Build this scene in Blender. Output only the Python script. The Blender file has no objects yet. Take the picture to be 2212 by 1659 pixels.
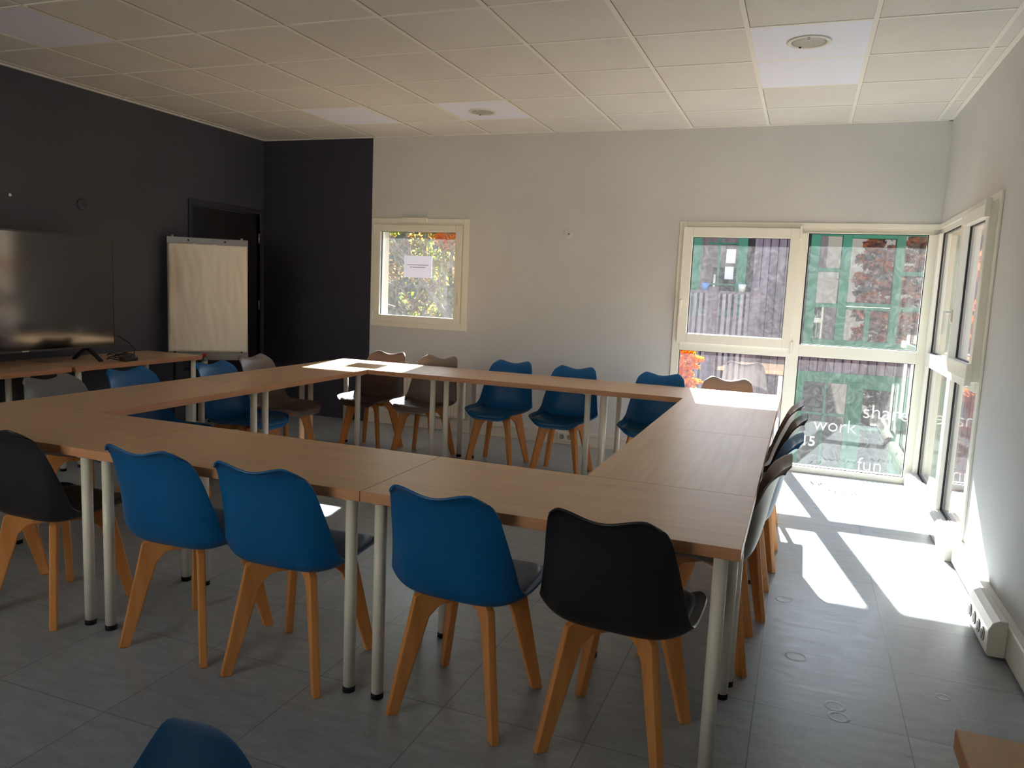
import bpy, bmesh, math, random
from mathutils import Vector, Matrix
random.seed(7)
sc = bpy.context.scene
COL = sc.collection
PI = math.pi

# ---------------------------------------------------------------- camera, sky, sun, exposure
cam_d = bpy.data.cameras.new('camera')
cam = bpy.data.objects.new('camera', cam_d)
COL.objects.link(cam)
cam_d.sensor_width = 36.0
cam_d.lens = 36.0 * 1663.9562 / 2212.0
cam_d.clip_start = 0.05
CAM = Vector((5.1954, -6.6477, 1.4078))
_w = Vector((1.6686, 0.3387, -0.2347))
_R = Matrix.Rotation(_w.length, 3, _w.normalized())      # rows: right, down, forward
right, down, fwd = Vector(_R[0]), Vector(_R[1]), Vector(_R[2])
M = Matrix.Identity(4)
for i in range(3):
    M[i][0] = right[i]; M[i][1] = -down[i]; M[i][2] = -fwd[i]; M[i][3] = CAM[i]
cam.matrix_world = M
sc.camera = cam

sc.view_settings.view_transform = 'Standard'
sc.view_settings.look = 'None'
sc.view_settings.gamma = 1.0
sc.view_settings.use_curve_mapping = False
sc.view_settings.exposure = 3.0

world = bpy.data.worlds.new('world'); sc.world = world; world.use_nodes = True
wn = world.node_tree.nodes; wl = world.node_tree.links; wn.clear()
sky = wn.new('ShaderNodeTexSky'); sky.sky_type = 'NISHITA'; sky.sun_disc = False
SUN_TO = Vector((-0.19, 1.0, 0.636)).normalized()        # towards the sun
sky.sun_elevation = math.asin(SUN_TO.z)
sky.sun_rotation = math.atan2(SUN_TO.x, SUN_TO.y)
sky.dust_density = 0.6; sky.ozone_density = 1.8
bg = wn.new('ShaderNodeBackground'); bg.inputs[1].default_value = 0.085
wo = wn.new('ShaderNodeOutputWorld')
wl.new(sky.outputs[0], bg.inputs[0]); wl.new(bg.outputs[0], wo.inputs[0])

sun_d = bpy.data.lights.new('sun', 'SUN'); sun_d.energy = 8.0; sun_d.angle = math.radians(0.7)
sun_d.color = (1.0, 0.985, 0.96)
sun = bpy.data.objects.new('sun', sun_d); COL.objects.link(sun)
sun.rotation_euler = SUN_TO.to_track_quat('Z', 'Y').to_euler()
sun.location = (3, 6, 8)

cy = sc.cycles
cy.max_bounces = 14; cy.diffuse_bounces = 8; cy.glossy_bounces = 6; cy.transparent_max_bounces = 24
cy.transmission_bounces = 6
cy.caustics_reflective = False; cy.caustics_refractive = False
cy.sample_clamp_indirect = 8.0
cy.use_denoising = True

# ---------------------------------------------------------------- materials
def lin(r, g, b):
    f = lambda c: (c/255/12.92) if c/255 <= 0.04045 else ((c/255+0.055)/1.055)**2.4
    return (f(r), f(g), f(b), 1)

def mat(name, rgb, rough=0.6, spec=0.5, metal=0.0):
    m = bpy.data.materials.new(name); m.use_nodes = True
    b = m.node_tree.nodes['Principled BSDF']
    b.inputs['Base Color'].default_value = rgb if len(rgb) == 4 else (*rgb, 1)
    b.inputs['Roughness'].default_value = rough
    b.inputs['Metallic'].default_value = metal
    b.inputs['Specular IOR Level'].default_value = spec
    return m

def N(m, t, **kw):
    n = m.node_tree.nodes.new(t)
    for k, v in kw.items(): setattr(n, k, v)
    return n
def L(m, a, b): m.node_tree.links.new(a, b)

def noisy(name, c1, c2, scale=5, rough=0.6, spec=0.5, stretch=(1, 1, 1), detail=4, bump=0.0, bscale=None, lo=.35, hi=.65, coord='Object'):
    m = mat(name, c1, rough, spec); b = m.node_tree.nodes['Principled BSDF']
    tc = N(m, 'ShaderNodeTexCoord'); mp = N(m, 'ShaderNodeMapping'); mp.inputs['Scale'].default_value = stretch
    nz = N(m, 'ShaderNodeTexNoise'); nz.inputs['Scale'].default_value = scale; nz.inputs['Detail'].default_value = detail
    cr = N(m, 'ShaderNodeValToRGB')
    cr.color_ramp.elements[0].position = lo; cr.color_ramp.elements[1].position = hi
    cr.color_ramp.elements[0].color = c1; cr.color_ramp.elements[1].color = c2
    L(m, tc.outputs[coord], mp.inputs[0]); L(m, mp.outputs[0], nz.inputs[0])
    L(m, nz.outputs[0], cr.inputs[0]); L(m, cr.outputs[0], b.inputs['Base Color'])
    if bump:
        n2 = N(m, 'ShaderNodeTexNoise'); n2.inputs['Scale'].default_value = bscale or scale*6
        bp = N(m, 'ShaderNodeBump'); bp.inputs['Strength'].default_value = bump; bp.inputs['Distance'].default_value = 0.01
        L(m, mp.outputs[0], n2.inputs[0]); L(m, n2.outputs[0], bp.inputs['Height']); L(m, bp.outputs[0], b.inputs['Normal'])
    return m

MT = {}
MT['wall'] = noisy('wall_paint', lin(206, 207, 207), lin(212, 213, 213), 1.5, 0.75, 0.3, bump=.15, bscale=90)
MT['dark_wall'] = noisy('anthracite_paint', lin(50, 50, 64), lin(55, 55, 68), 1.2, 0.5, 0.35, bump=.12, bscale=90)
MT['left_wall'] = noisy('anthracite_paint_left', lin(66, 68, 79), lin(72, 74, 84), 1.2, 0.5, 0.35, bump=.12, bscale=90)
MT['dark_panel'] = mat('dark_door_paint', lin(34, 34, 38), 0.45, 0.35)
MT['tile'] = noisy('ceiling_tile', lin(216, 214, 210), lin(222, 220, 216), 2.0, 0.9, 0.2, bump=.3, bscale=160)
MT['tbar'] = mat('ceiling_bar_white', lin(232, 231, 224), 0.6, 0.3)
MT['white_tile'] = mat('smooth_white_tile', lin(230, 234, 250), 0.7, 0.3)
MT['pvc'] = mat('white_pvc', lin(236, 234, 222), 0.32, 0.5)
MT['gasket'] = mat('black_gasket', lin(35, 35, 38), 0.6, 0.3)
MT['white_metal'] = mat('white_metal', lin(228, 224, 212), 0.35, 0.5)
MT['foot'] = mat('black_rubber', lin(20, 20, 22), 0.6, 0.3)
MT['plastic_white'] = mat('white_plastic', lin(222, 219, 208), 0.4, 0.5)
MT['black'] = mat('black_plastic', lin(22, 22, 24), 0.4, 0.5)
MT['steel'] = mat('brushed_steel', (0.55, 0.55, 0.56), 0.35, 0.5, 1.0)
MT['green'] = noisy('green_paint', lin(2, 100, 66), lin(6, 114, 78), 3, 0.45, 0.4)
MT['beech'] = noisy('beech_wood', lin(206, 134, 72), lin(224, 156, 92), 6, 0.45, 0.4, stretch=(3, 3, .5), detail=5)
MT['exterior'] = noisy('cream_render', lin(196, 180, 156), lin(204, 188, 166), 6, 0.85, 0.2, bump=.3)
MT['roof'] = noisy('roof_tile_clay', lin(150, 100, 80), lin(176, 124, 98), 12, 0.8, 0.2)

def chair_mat(name, c, rough=0.42, spec=0.35):
    m = mat(name, c, rough, spec)
    return m
MT['blue'] = chair_mat('blue_shell', lin(2, 90, 150))
MT['blue_pad'] = mat('blue_leatherette', lin(4, 82, 132), 0.38, 0.5)
MT['black_shell'] = chair_mat('black_shell', lin(32, 32, 38))
MT['black_pad'] = mat('black_leatherette', lin(30, 29, 34), 0.38, 0.5)
MT['taupe'] = chair_mat('taupe_shell', lin(124, 114, 108))
MT['taupe_pad'] = mat('taupe_leatherette', lin(108, 98, 92), 0.36, 0.5)
MT['grey'] = chair_mat('grey_shell', lin(108, 110, 114))
MT['grey_pad'] = mat('grey_leatherette', lin(98, 99, 103), 0.36, 0.5)
MT['dark_taupe'] = chair_mat('dark_taupe_shell', lin(96, 84, 82))
MT['dark_taupe_pad'] = mat('dark_taupe_leatherette', lin(70, 62, 66), 0.36, 0.5)

def wood_table(name, along='x'):
    m = mat(name, lin(196, 168, 138), 0.36, 0.5); b = m.node_tree.nodes['Principled BSDF']
    tc = N(m, 'ShaderNodeTexCoord'); mp = N(m, 'ShaderNodeMapping')
    mp.inputs['Scale'].default_value = (1.2, 26, 26) if along == 'x' else (26, 1.2, 26)
    nz = N(m, 'ShaderNodeTexNoise'); nz.inputs['Scale'].default_value = 1.6; nz.inputs['Detail'].default_value = 6; nz.inputs['Distortion'].default_value = .4
    cr = N(m, 'ShaderNodeValToRGB'); e = cr.color_ramp.elements
    e[0].position = .3; e[1].position = .72; e[0].color = lin(216, 177, 138); e[1].color = lin(228, 191, 153)
    mp2 = N(m, 'ShaderNodeMapping'); mp2.inputs['Scale'].default_value = (.8, 4, 4)
    n2 = N(m, 'ShaderNodeTexNoise'); n2.inputs['Scale'].default_value = 2; n2.inputs['Detail'].default_value = 3
    mx = N(m, 'ShaderNodeMix', data_type='RGBA', blend_type='MULTIPLY'); mx.inputs[0].default_value = .5
    c2 = N(m, 'ShaderNodeValToRGB'); c2.color_ramp.elements[0].color = (.86, .83, .80, 1); c2.color_ramp.elements[1].color = (1, 1, 1, 1)
    c2.color_ramp.elements[0].position = .35; c2.color_ramp.elements[1].position = .6
    L(m, tc.outputs['Object'], mp.inputs[0]); L(m, mp.outputs[0], nz.inputs[0]); L(m, nz.outputs[0], cr.inputs[0])
    L(m, tc.outputs['Object'], mp2.inputs[0]); L(m, mp2.outputs[0], n2.inputs[0]); L(m, n2.outputs[0], c2.inputs[0])
    L(m, cr.outputs[0], mx.inputs[6]); L(m, c2.outputs[0], mx.inputs[7]); L(m, mx.outputs[2], b.inputs['Base Color'])
    return m
MT['oak'] = wood_table('pale_oak_laminate')
MT['oak_edge'] = noisy('oak_edge_band', lin(188, 134, 96), lin(200, 146, 108), 4, 0.45, 0.4, stretch=(1, 1, 12))

def floor_mat():
    m = mat('vinyl_floor', lin(150, 154, 154), 0.3, 0.5); b = m.node_tree.nodes['Principled BSDF']
    geo = N(m, 'ShaderNodeNewGeometry')
    sx = N(m, 'ShaderNodeSeparateXYZ'); L(m, geo.outputs['Position'], sx.inputs[0])
    def mth(op, a, bb=None, clamp=False):
        n = N(m, 'ShaderNodeMath', operation=op, use_clamp=clamp)
        for i, v in enumerate((a, bb)):
            if v is None: continue
            if isinstance(v, (int, float)): n.inputs[i].default_value = v
            else: L(m, v, n.inputs[i])
        return n.outputs[0]
    T = 0.484
    def seam(c, off):
        u = mth('DIVIDE', mth('SUBTRACT', c, off), T)
        fr = mth('FRACT', mth('ADD', u, 100))
        d = mth('MINIMUM', fr, mth('SUBTRACT', 1, fr))
        return mth('LESS_THAN', d, 0.0042), mth('FLOOR', mth('ADD', u, 100))
    s1, i1 = seam(sx.outputs[0], 5.145); s2, i2 = seam(sx.outputs[1], -2.99)
    s = mth('MAXIMUM', s1, s2)
    wn_ = N(m, 'ShaderNodeTexWhiteNoise', noise_dimensions='2D'); cx = N(m, 'ShaderNodeCombineXYZ')
    L(m, i1, cx.inputs[0]); L(m, i2, cx.inputs[1]); L(m, cx.outputs[0], wn_.inputs['Vector'])
    mp = N(m, 'ShaderNodeMapping'); mp.inputs['Scale'].default_value = (3, 9, 1); L(m, geo.outputs['Position'], mp.inputs[0])
    nz = N(m, 'ShaderNodeTexNoise'); nz.inputs['Scale'].default_value = 3; nz.inputs['Detail'].default_value = 7; L(m, mp.outputs[0], nz.inputs[0])
    nf = N(m, 'ShaderNodeTexNoise'); nf.inputs['Scale'].default_value = 70; nf.inputs['Detail'].default_value = 4; L(m, geo.outputs['Position'], nf.inputs[0])
    k = mth('ADD', mth('MULTIPLY', nz.outputs[0], .55), mth('ADD', mth('MULTIPLY', nf.outputs[0], .3), mth('MULTIPLY', wn_.outputs['Value'], .1)))
    cr = N(m, 'ShaderNodeValToRGB'); e = cr.color_ramp.elements
    e[0].position = .34; e[1].position = .66; e[0].color = lin(145, 152, 156); e[1].color = lin(172, 179, 183)
    L(m, k, cr.inputs[0])
    mx = N(m, 'ShaderNodeMix', data_type='RGBA'); L(m, s, mx.inputs[0]); L(m, cr.outputs[0], mx.inputs[6]); mx.inputs[7].default_value = lin(120, 124, 126)
    L(m, mx.outputs[2], b.inputs['Base Color'])
    # blisters in the vinyl near the right-hand chairs
    h = None
    for (px, py, r) in [(5.22, -2.93, .034), (5.28, -3.52, .036), (5.41, -3.86, .03), (5.42, -3.93, .03), (5.42, -2.86, .03), (5.40, -2.35, .028), (5.78, -3.62, .02), (5.80, -3.98, .02)]:
        dx = mth('SUBTRACT', sx.outputs[0], px); dy = mth('SUBTRACT', sx.outputs[1], py)
        d = mth('SQRT', mth('ADD', mth('MULTIPLY', dx, dx), mth('MULTIPLY', dy, dy)))
        ring = mth('SUBTRACT', 1, mth('DIVIDE', mth('ABSOLUTE', mth('SUBTRACT', d, r)), .008), True)
        h = ring if h is None else mth('MAXIMUM', h, ring)
    mp3 = N(m, 'ShaderNodeMapping'); mp3.inputs['Scale'].default_value = (2.5, 14, 1); L(m, geo.outputs['Position'], mp3.inputs[0])
    wav = N(m, 'ShaderNodeTexNoise'); wav.inputs['Scale'].default_value = 2.2; wav.inputs['Detail'].default_value = 3; L(m, mp3.outputs[0], wav.inputs[0])
    hh = mth('ADD', mth('MULTIPLY', h, .5), mth('ADD', mth('MULTIPLY', wav.outputs[0], .35), mth('MULTIPLY', s, -.6)))
    bp = N(m, 'ShaderNodeBump'); bp.inputs['Strength'].default_value = .35; bp.inputs['Distance'].default_value = .004
    L(m, hh, bp.inputs['Height']); L(m, bp.outputs[0], b.inputs['Normal'])
    rr = N(m, 'ShaderNodeMapRange'); rr.inputs[3].default_value = .22; rr.inputs[4].default_value = .42; L(m, nz.outputs[0], rr.inputs[0])
    L(m, rr.outputs[0], b.inputs['Roughness'])
    return m
MT['floor'] = floor_mat()

def glass_mat(name='window_glass', dirt=.0075, refl=.085):
    m = bpy.data.materials.new(name); m.use_nodes = True; nt = m.node_tree; nt.nodes.clear()
    out = N(m, 'ShaderNodeOutputMaterial'); tr = N(m, 'ShaderNodeBsdfTransparent'); tr.inputs[0].default_value = (.93, .955, .95, 1)
    gl = N(m, 'ShaderNodeBsdfGlossy'); gl.inputs['Roughness'].default_value = 0.0; gl.inputs[0].default_value = (1, 1, 1, 1)
    lw = N(m, 'ShaderNodeLayerWeight'); lw.inputs[0].default_value = .5
    pw = N(m, 'ShaderNodeMath', operation='POWER'); pw.inputs[1].default_value = 4.5; L(m, lw.outputs['Facing'], pw.inputs[0])
    ma = N(m, 'ShaderNodeMath', operation='MULTIPLY_ADD'); ma.inputs[1].default_value = 1-refl; ma.inputs[2].default_value = refl; L(m, pw.outputs[0], ma.inputs[0])
    mx = N(m, 'ShaderNodeMixShader'); L(m, ma.outputs[0], mx.inputs[0]); L(m, tr.outputs[0], mx.inputs[1]); L(m, gl.outputs[0], mx.inputs[2])
    tl = N(m, 'ShaderNodeBsdfTranslucent'); tl.inputs[0].default_value = (.9, .92, .95, 1)
    tc = N(m, 'ShaderNodeTexCoord')
    nz = N(m, 'ShaderNodeTexNoise'); nz.inputs['Scale'].default_value = 9; nz.inputs['Detail'].default_value = 8; nz.inputs['Distortion'].default_value = 3.5
    L(m, tc.outputs['Object'], nz.inputs[0])
    cr = N(m, 'ShaderNodeValToRGB'); e = cr.color_ramp.elements; e[0].position = .42; e[0].color = (.75, .75, .75, 1); e[1].position = .68; e[1].color = (1.7, 1.7, 1.7, 1)
    e2 = cr.color_ramp.elements.new(.5); e2.color = (.9, .9, .9, 1)
    e3 = cr.color_ramp.elements.new(.515); e3.color = (1.7, 1.7, 1.7, 1)
    e4 = cr.color_ramp.elements.new(.53); e4.color = (.9, .9, .9, 1)
    L(m, nz.outputs[0], cr.inputs[0])
    mu = N(m, 'ShaderNodeMath', operation='MULTIPLY'); mu.inputs[1].default_value = dirt; L(m, cr.outputs[0], mu.inputs[0])
    m2 = N(m, 'ShaderNodeMixShader'); L(m, mu.outputs[0], m2.inputs[0]); L(m, mx.outputs[0], m2.inputs[1]); L(m, tl.outputs[0], m2.inputs[2])
    L(m, m2.outputs[0], out.inputs[0])
    return m
MT['glass'] = glass_mat()

def facade_mat():
    m = mat('weathered_cladding', lin(128, 112, 118), 0.85, 0.2); b = m.node_tree.nodes['Principled BSDF']
    geo = N(m, 'ShaderNodeNewGeometry')
    mp = N(m, 'ShaderNodeMapping'); mp.inputs['Scale'].default_value = (1, 1, .06); L(m, geo.outputs['Position'], mp.inputs[0])
    nz = N(m, 'ShaderNodeTexNoise'); nz.inputs['Scale'].default_value = 16; nz.inputs['Detail'].default_value = 6; L(m, mp.outputs[0], nz.inputs[0])
    cr = N(m, 'ShaderNodeValToRGB'); e = cr.color_ramp.elements; e[0].position = .3; e[1].position = .7; e[0].color = lin(96, 82, 87); e[1].color = lin(142, 127, 133)
    L(m, nz.outputs[0], cr.inputs[0]); L(m, cr.outputs[0], b.inputs['Base Color'])
    return m
MT['clad'] = facade_mat()

def leaf_mat(name, c1, c2, c3=None):
    m = bpy.data.materials.new(name); m.use_nodes = True; nt = m.node_tree; nt.nodes.clear()
    out = N(m, 'ShaderNodeOutputMaterial'); d = N(m, 'ShaderNodeBsdfDiffuse'); t = N(m, 'ShaderNodeBsdfTranslucent')
    geo = N(m, 'ShaderNodeNewGeometry'); cr = N(m, 'ShaderNodeValToRGB'); e = cr.color_ramp.elements
    e[0].color = c1; e[1].color = c2
    if c3: e3 = e.new(.85); e3.color = c3
    L(m, geo.outputs['Random Per Island'], cr.inputs[0]); L(m, cr.outputs[0], d.inputs[0]); L(m, cr.outputs[0], t.inputs[0])
    mx = N(m, 'ShaderNodeMixShader'); mx.inputs[0].default_value = .5; L(m, d.outputs[0], mx.inputs[1]); L(m, t.outputs[0], mx.inputs[2]); L(m, mx.outputs[0], out.inputs[0])
    return m
MT['leaf_orange'] = leaf_mat('orange_leaves', lin(215, 110, 20), lin(240, 160, 40))
MT['leaf_rust'] = leaf_mat('rust_leaves', lin(150, 78, 36), lin(205, 110, 50))
MT['leaf_yellow'] = leaf_mat('yellow_green_leaves', lin(150, 160, 50), lin(214, 206, 80), lin(130, 150, 60))
MT['leaf_olive'] = leaf_mat('olive_leaves', lin(120, 120, 60), lin(160, 150, 90), lin(180, 130, 70))
MT['bark'] = noisy('bark', lin(120, 104, 92), lin(150, 134, 120), 14, 0.9, 0.1)

# ---------------------------------------------------------------- mesh helpers
class MB:
    def __init__(s): s.bm = bmesh.new()
    def box(s, x0, x1, y0, y1, z0, z1, mi=0):
        vs = [s.bm.verts.new((x, y, z)) for z in (z0, z1) for y in (y0, y1) for x in (x0, x1)]
        for f in ((0, 2, 3, 1), (4, 5, 7, 6), (0, 1, 5, 4), (2, 6, 7, 3), (0, 4, 6, 2), (1, 3, 7, 5)):
            fc = s.bm.faces.new([vs[i] for i in f]); fc.material_index = mi
        return vs
    def cyl(s, p0, p1, r0, r1=None, n=20, caps=True, mi=0, smooth=True):
        r1 = r0 if r1 is None else r1
        p0, p1 = Vector(p0), Vector(p1); d = (p1-p0).normalized()
        a = d.orthogonal().normalized(); b = d.cross(a)
        A = []; B = []
        for i in range(n):
            t = 2*PI*i/n; o = a*math.cos(t)+b*math.sin(t)
            A.append(s.bm.verts.new(p0+o*r0)); B.append(s.bm.verts.new(p1+o*r1))
        for i in range(n):
            j = (i+1) % n
            f = s.bm.faces.new((A[i], A[j], B[j], B[i])); f.smooth = smooth; f.material_index = mi
        if caps:
            for l in (A[::-1], B):
                f = s.bm.faces.new(l); f.material_index = mi
    def prism(s, pts, origin, ux, uy, un, t, mi=0):
        """polygon pts (2-D) in the plane origin+ux,uy; thickness t centred along un"""
        o, ux, uy, un = Vector(origin), Vector(ux), Vector(uy), Vector(un)
        A = [s.bm.verts.new(o+ux*p+uy*q-un*t/2) for p, q in pts]; B = [s.bm.verts.new(o+ux*p+uy*q+un*t/2) for p, q in pts]
        n = len(pts)
        for f in (A[::-1], B):
            fc = s.bm.faces.new(f); fc.material_index = mi
        for i in range(n):
            j = (i+1) % n
            fc = s.bm.faces.new((A[i], A[j], B[j], B[i])); fc.material_index = mi
    def tube(s, pts, r, n=8):
        pts = [Vector(p) for p in pts]; rings = []
        for i, p in enumerate(pts):
            d = (pts[min(i+1, len(pts)-1)]-pts[max(i-1, 0)]).normalized()
            a = d.cross(Vector((0.13, 0.31, 1))).normalized(); b = d.cross(a)
            rr = r[i] if isinstance(r, (list, tuple)) else r
            rings.append([s.bm.verts.new(p+(a*math.cos(2*PI*k/n)+b*math.sin(2*PI*k/n))*rr) for k in range(n)])
        for A, B in zip(rings, rings[1:]):
            for k in range(n):
                f = s.bm.faces.new((A[k], A[(k+1) % n], B[(k+1) % n], B[k])); f.smooth = True
        s.bm.faces.new(rings[0][::-1]); s.bm.faces.new(rings[-1])
    def lathe(s, prof, c=(0, 0, 0), n=24, axis='z', mi=0):
        c = Vector(c); rings = []
        for r, h in prof:
            ring = []
            for k in range(n):
                t = 2*PI*k/n; x, y = r*math.cos(t), r*math.sin(t)
                v = Vector((x, y, h)) if axis == 'z' else (Vector((x, h, y)) if axis == 'y' else Vector((h, x, y)))
                ring.append(s.bm.verts.new(c+v))
            rings.append(ring)
        for A, B in zip(rings, rings[1:]):
            for k in range(n):
                f = s.bm.faces.new((A[k], A[(k+1) % n], B[(k+1) % n], B[k])); f.smooth = True; f.material_index = mi
        for rg in (rings[0][::-1], rings[-1]):
            try: s.bm.faces.new(rg).material_index = mi
            except Exception: pass
    def obj(s, name, m, parent=None, bevel=0, seg=2, loc=None, rot=None, fix=True):
        if fix: bmesh.ops.recalc_face_normals(s.bm, faces=s.bm.faces[:])
        me = bpy.data.meshes.new(name); s.bm.to_mesh(me); s.bm.free()
        for mm in (m if isinstance(m, (list, tuple)) else [m]): me.materials.append(mm)
        o = bpy.data.objects.new(name, me); COL.objects.link(o)
        if parent: o.parent = parent
        if loc: o.location = loc
        if rot: o.rotation_euler = rot
        if bevel:
            bv = o.modifiers.new('bevel', 'BEVEL'); bv.width = bevel; bv.segments = seg; bv.limit_method = 'ANGLE'; bv.angle_limit = math.radians(40)
        return o

def empty(name, loc=(0, 0, 0), rz=0):
    o = bpy.data.objects.new(name, None); COL.objects.link(o); o.location = loc; o.rotation_euler = (0, 0, rz)
    o.empty_display_size = .1
    return o
def tag(o, label=None, cat=None, group=None, kind=None):
    if label: o['label'] = label
    if cat: o['category'] = cat
    if group: o['group'] = group
    if kind: o['kind'] = kind
    return o
def struct(o): o['kind'] = 'structure'; return o
def copy_tree(o, parent=None):
    c = o.copy(); COL.objects.link(c); c.parent = parent
    for ch in list(o.children): copy_tree(ch, c)
    return c

# ---------------------------------------------------------------- room shell
XL, XR, H, YB = -0.095, 6.10, 2.768, -8.4
def wall_with_holes(b, u0, u1, v0, v1, holes, put):
    us = sorted({u0, u1, *[h[0] for h in holes], *[h[1] for h in holes]})
    vs = sorted({v0, v1, *[h[2] for h in holes], *[h[3] for h in holes]})
    for a, c in zip(us, us[1:]):
        for d, e in zip(vs, vs[1:]):
            mu, mv = (a+c)/2, (d+e)/2
            if any(h[0] < mu < h[1] and h[2] < mv < h[3] for h in holes): continue
            put(b, a, c, d, e)

b = MB(); b.box(XL-.25, XR+.25, YB-.2, .25, -.12, 0); struct(b.obj('floor', MT['floor']))
b = MB(); b.box(XL-.25, XR+.25, YB-.2, .25, H, H+.15); ceiling = struct(b.obj('ceiling', MT['tile']))
SPLIT = 1.185
b = MB()
wall_with_holes(b, SPLIT, XR+.25, 0, H, [(1.24, 2.18, 1.0, 1.966), (4.19, 6.06, 0.0, 1.966)], lambda b, a, c, d, e: b.box(a, c, 0, .25, d, e))
# clad the outside of this wall in pale render: second material on the outer faces
w = b.obj('wall_back', [MT['wall'], MT['exterior'], MT['clad']])
for p in w.data.polygons:
    if p.center.y > .2499: p.material_index = 2
    elif (p.center.y > .05 and abs(p.normal.y) < .5 and p.center.z < 1.97): p.material_index = 1
struct(w)
b = MB(); b.box(XL-.25, SPLIT, 0, .25, 0, H); struct(b.obj('wall_back_dark', MT['dark_wall']))
b = MB()
wall_with_holes(b, YB, 0, 0, H, [(-1.03, -.06, 0, 2.03)], lambda b, a, c, d, e: b.box(XL-.2, XL, a, c, d, e))
struct(b.obj('wall_left', MT['left_wall']))
b = MB()
wall_with_holes(b, YB, 0, 0, H, [(-1.965, -.06, .05, 1.966)], lambda b, a, c, d, e: b.box(XR, XR+.25, a, c, d, e))
w = b.obj('wall_right', [MT['wall'], MT['exterior']])
for p in w.data.polygons:
    if p.center.x > XR+.2499 or (p.center.x > XR+.05 and abs(p.normal.x) < .5 and p.center.y > -2 and p.center.z < 1.97): p.material_index = 1
struct(w)
# rear wall, with an opening added to let in fill light
b = MB()
wall_with_holes(b, XL-.2, XR+.25, 0, H, [(.4, 3.0, .7, 2.3)], lambda b, a, c, d, e: b.box(a, c, YB-.2, YB, d, e))
struct(b.obj('wall_rear', MT['wall']))

# ceiling grid (tiles 0.6 m, bars 24 mm)
b = MB()
xs = [0.6*i for i in range(0, 11)]
ys = [-.574-.6*k for k in range(0, 14)]
z0, z1 = H-.006, H+.002
for x in xs: b.box(x-.012, x+.012, YB, 0, z0, z1)
for y in ys:
    if y > YB: b.box(XL, XR, y-.009, y+.009, z0+.002, z1)
b.box(XL, XL+.028, YB, 0, z0-.002, z1); b.box(XR-.028, XR, YB, 0, z0-.002, z1)
b.box(XL, XR, -.02, 0, z0-.002, z1)
g = b.obj('ceiling_grid', MT['tbar'], ceiling)
# dark strips beside the bars, their shadow line put in as colour
b = MB()
for y in ys:
    if y > YB: b.box(XL, XR, y+.009, y+.0125, z0+.0045, z1)
for x in xs: b.box(x+.012, x+.0145, YB, 0, z0+.0045, z1)
b.obj('ceiling_shadow_strips', mat('painted_shadow_line', lin(120, 110, 96), .9, .1), ceiling)

def tile_rect(ci, rj):      # column index between bars ci and ci+1, rows rj (near the wall side) and rj+1
    return 0.6*ci+.012, 0.6*ci+.588, -.574-.6*(rj+1)+.009, -.574-.6*rj-.009
def white_panel(ci, rj, label, hole=None):
    x0, x1, y0, y1 = tile_rect(ci, rj)
    b = MB(); b.box(x0, x1, y0, y1, H-.004, H+.001)
    o = b.obj('ceiling_panel', MT['white_tile'])
    return tag(o, label, 'ceiling panel', 'smooth white ceiling panels')
white_panel(8, 2, 'bright white ceiling panel that holds the large round downlight')
white_panel(8, 1, 'bright white ceiling panel just beyond the panel with the large downlight')
white_panel(4, 0, 'white ceiling panel that holds the small far downlight')
white_panel(2, 0, 'plain white ceiling panel above the dark wall corner')
white_panel(1, 4, 'plain white ceiling panel near the dark left wall')
for (x, y, lab) in [(5.096, -2.095, 'large round recessed ceiling downlight, unlit, near the right wall'), (2.684, -.852, 'small round recessed ceiling downlight farther off, above the square window side')]:
    r = empty('recessed_downlight', (x, y, H-.004)); tag(r, lab, 'ceiling light', 'round recessed downlights')
    b = MB(); b.lathe([(.088, 0), (.112, 0), (.114, -.004), (.106, -.009), (.093, -.009), (.088, -.004), (.088, 0)], n=40)
    b.obj('trim_ring', MT['plastic_white'], r)
    b = MB(); b.lathe([(.0885, -.002), (.080, -.0075), (.05, -.0105), (.0, -.011)], n=40); b.obj('lamp_cover', mat('frosted_grey_cover', lin(168, 166, 160), .35, .5), r)
    b = MB(); b.cyl((-.045, .062, -.006), (-.045, .062, -.013), .006, n=10); b.obj('screw', MT['foot'], r)
    b = MB(); b.box(-.006, .006, -.098, -.083, -.022, -.006); b.obj('clip', MT['steel'], r)

# ---------------------------------------------------------------- windows
def frame_rect(b, x0, x1, z0, z1, wl, wr, wb, wt, y0, y1, axis='y', m=0):
    """four members of a rectangular frame; axis y: frame lies in the x-z plane, else in y-z"""
    def bx(a, c, d, e):
        if axis == 'y': b.box(a, c, y0, y1, d, e, m)
        else: b.box(y0, y1, a, c, d, e, m)
    bx(x0, x0+wl, z0, z1); bx(x1-wr, x1, z0, z1); bx(x0+wl, x1-wr, z0, z0+wb); bx(x0+wl, x1-wr, z1-wt, z1)
def pane(parent, x0, x1, z0, z1, y, axis='y', name='window_pane'):
    b = MB()
    if axis == 'y': b.box(x0, x1, y, y+.006, z0, z1)
    else: b.box(y, y+.006, x0, x1, z0, z1)
    return b.obj(name, MT['glass'], parent)
def gasket(parent, x0, x1, z0, z1, y, axis='y'):
    b = MB(); t = .005
    frame_rect(b, x0, x1, z0, z1, t, t, t, t, y, y+.012, axis)
    return b.obj('gasket', MT['gasket'], parent)

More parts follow.
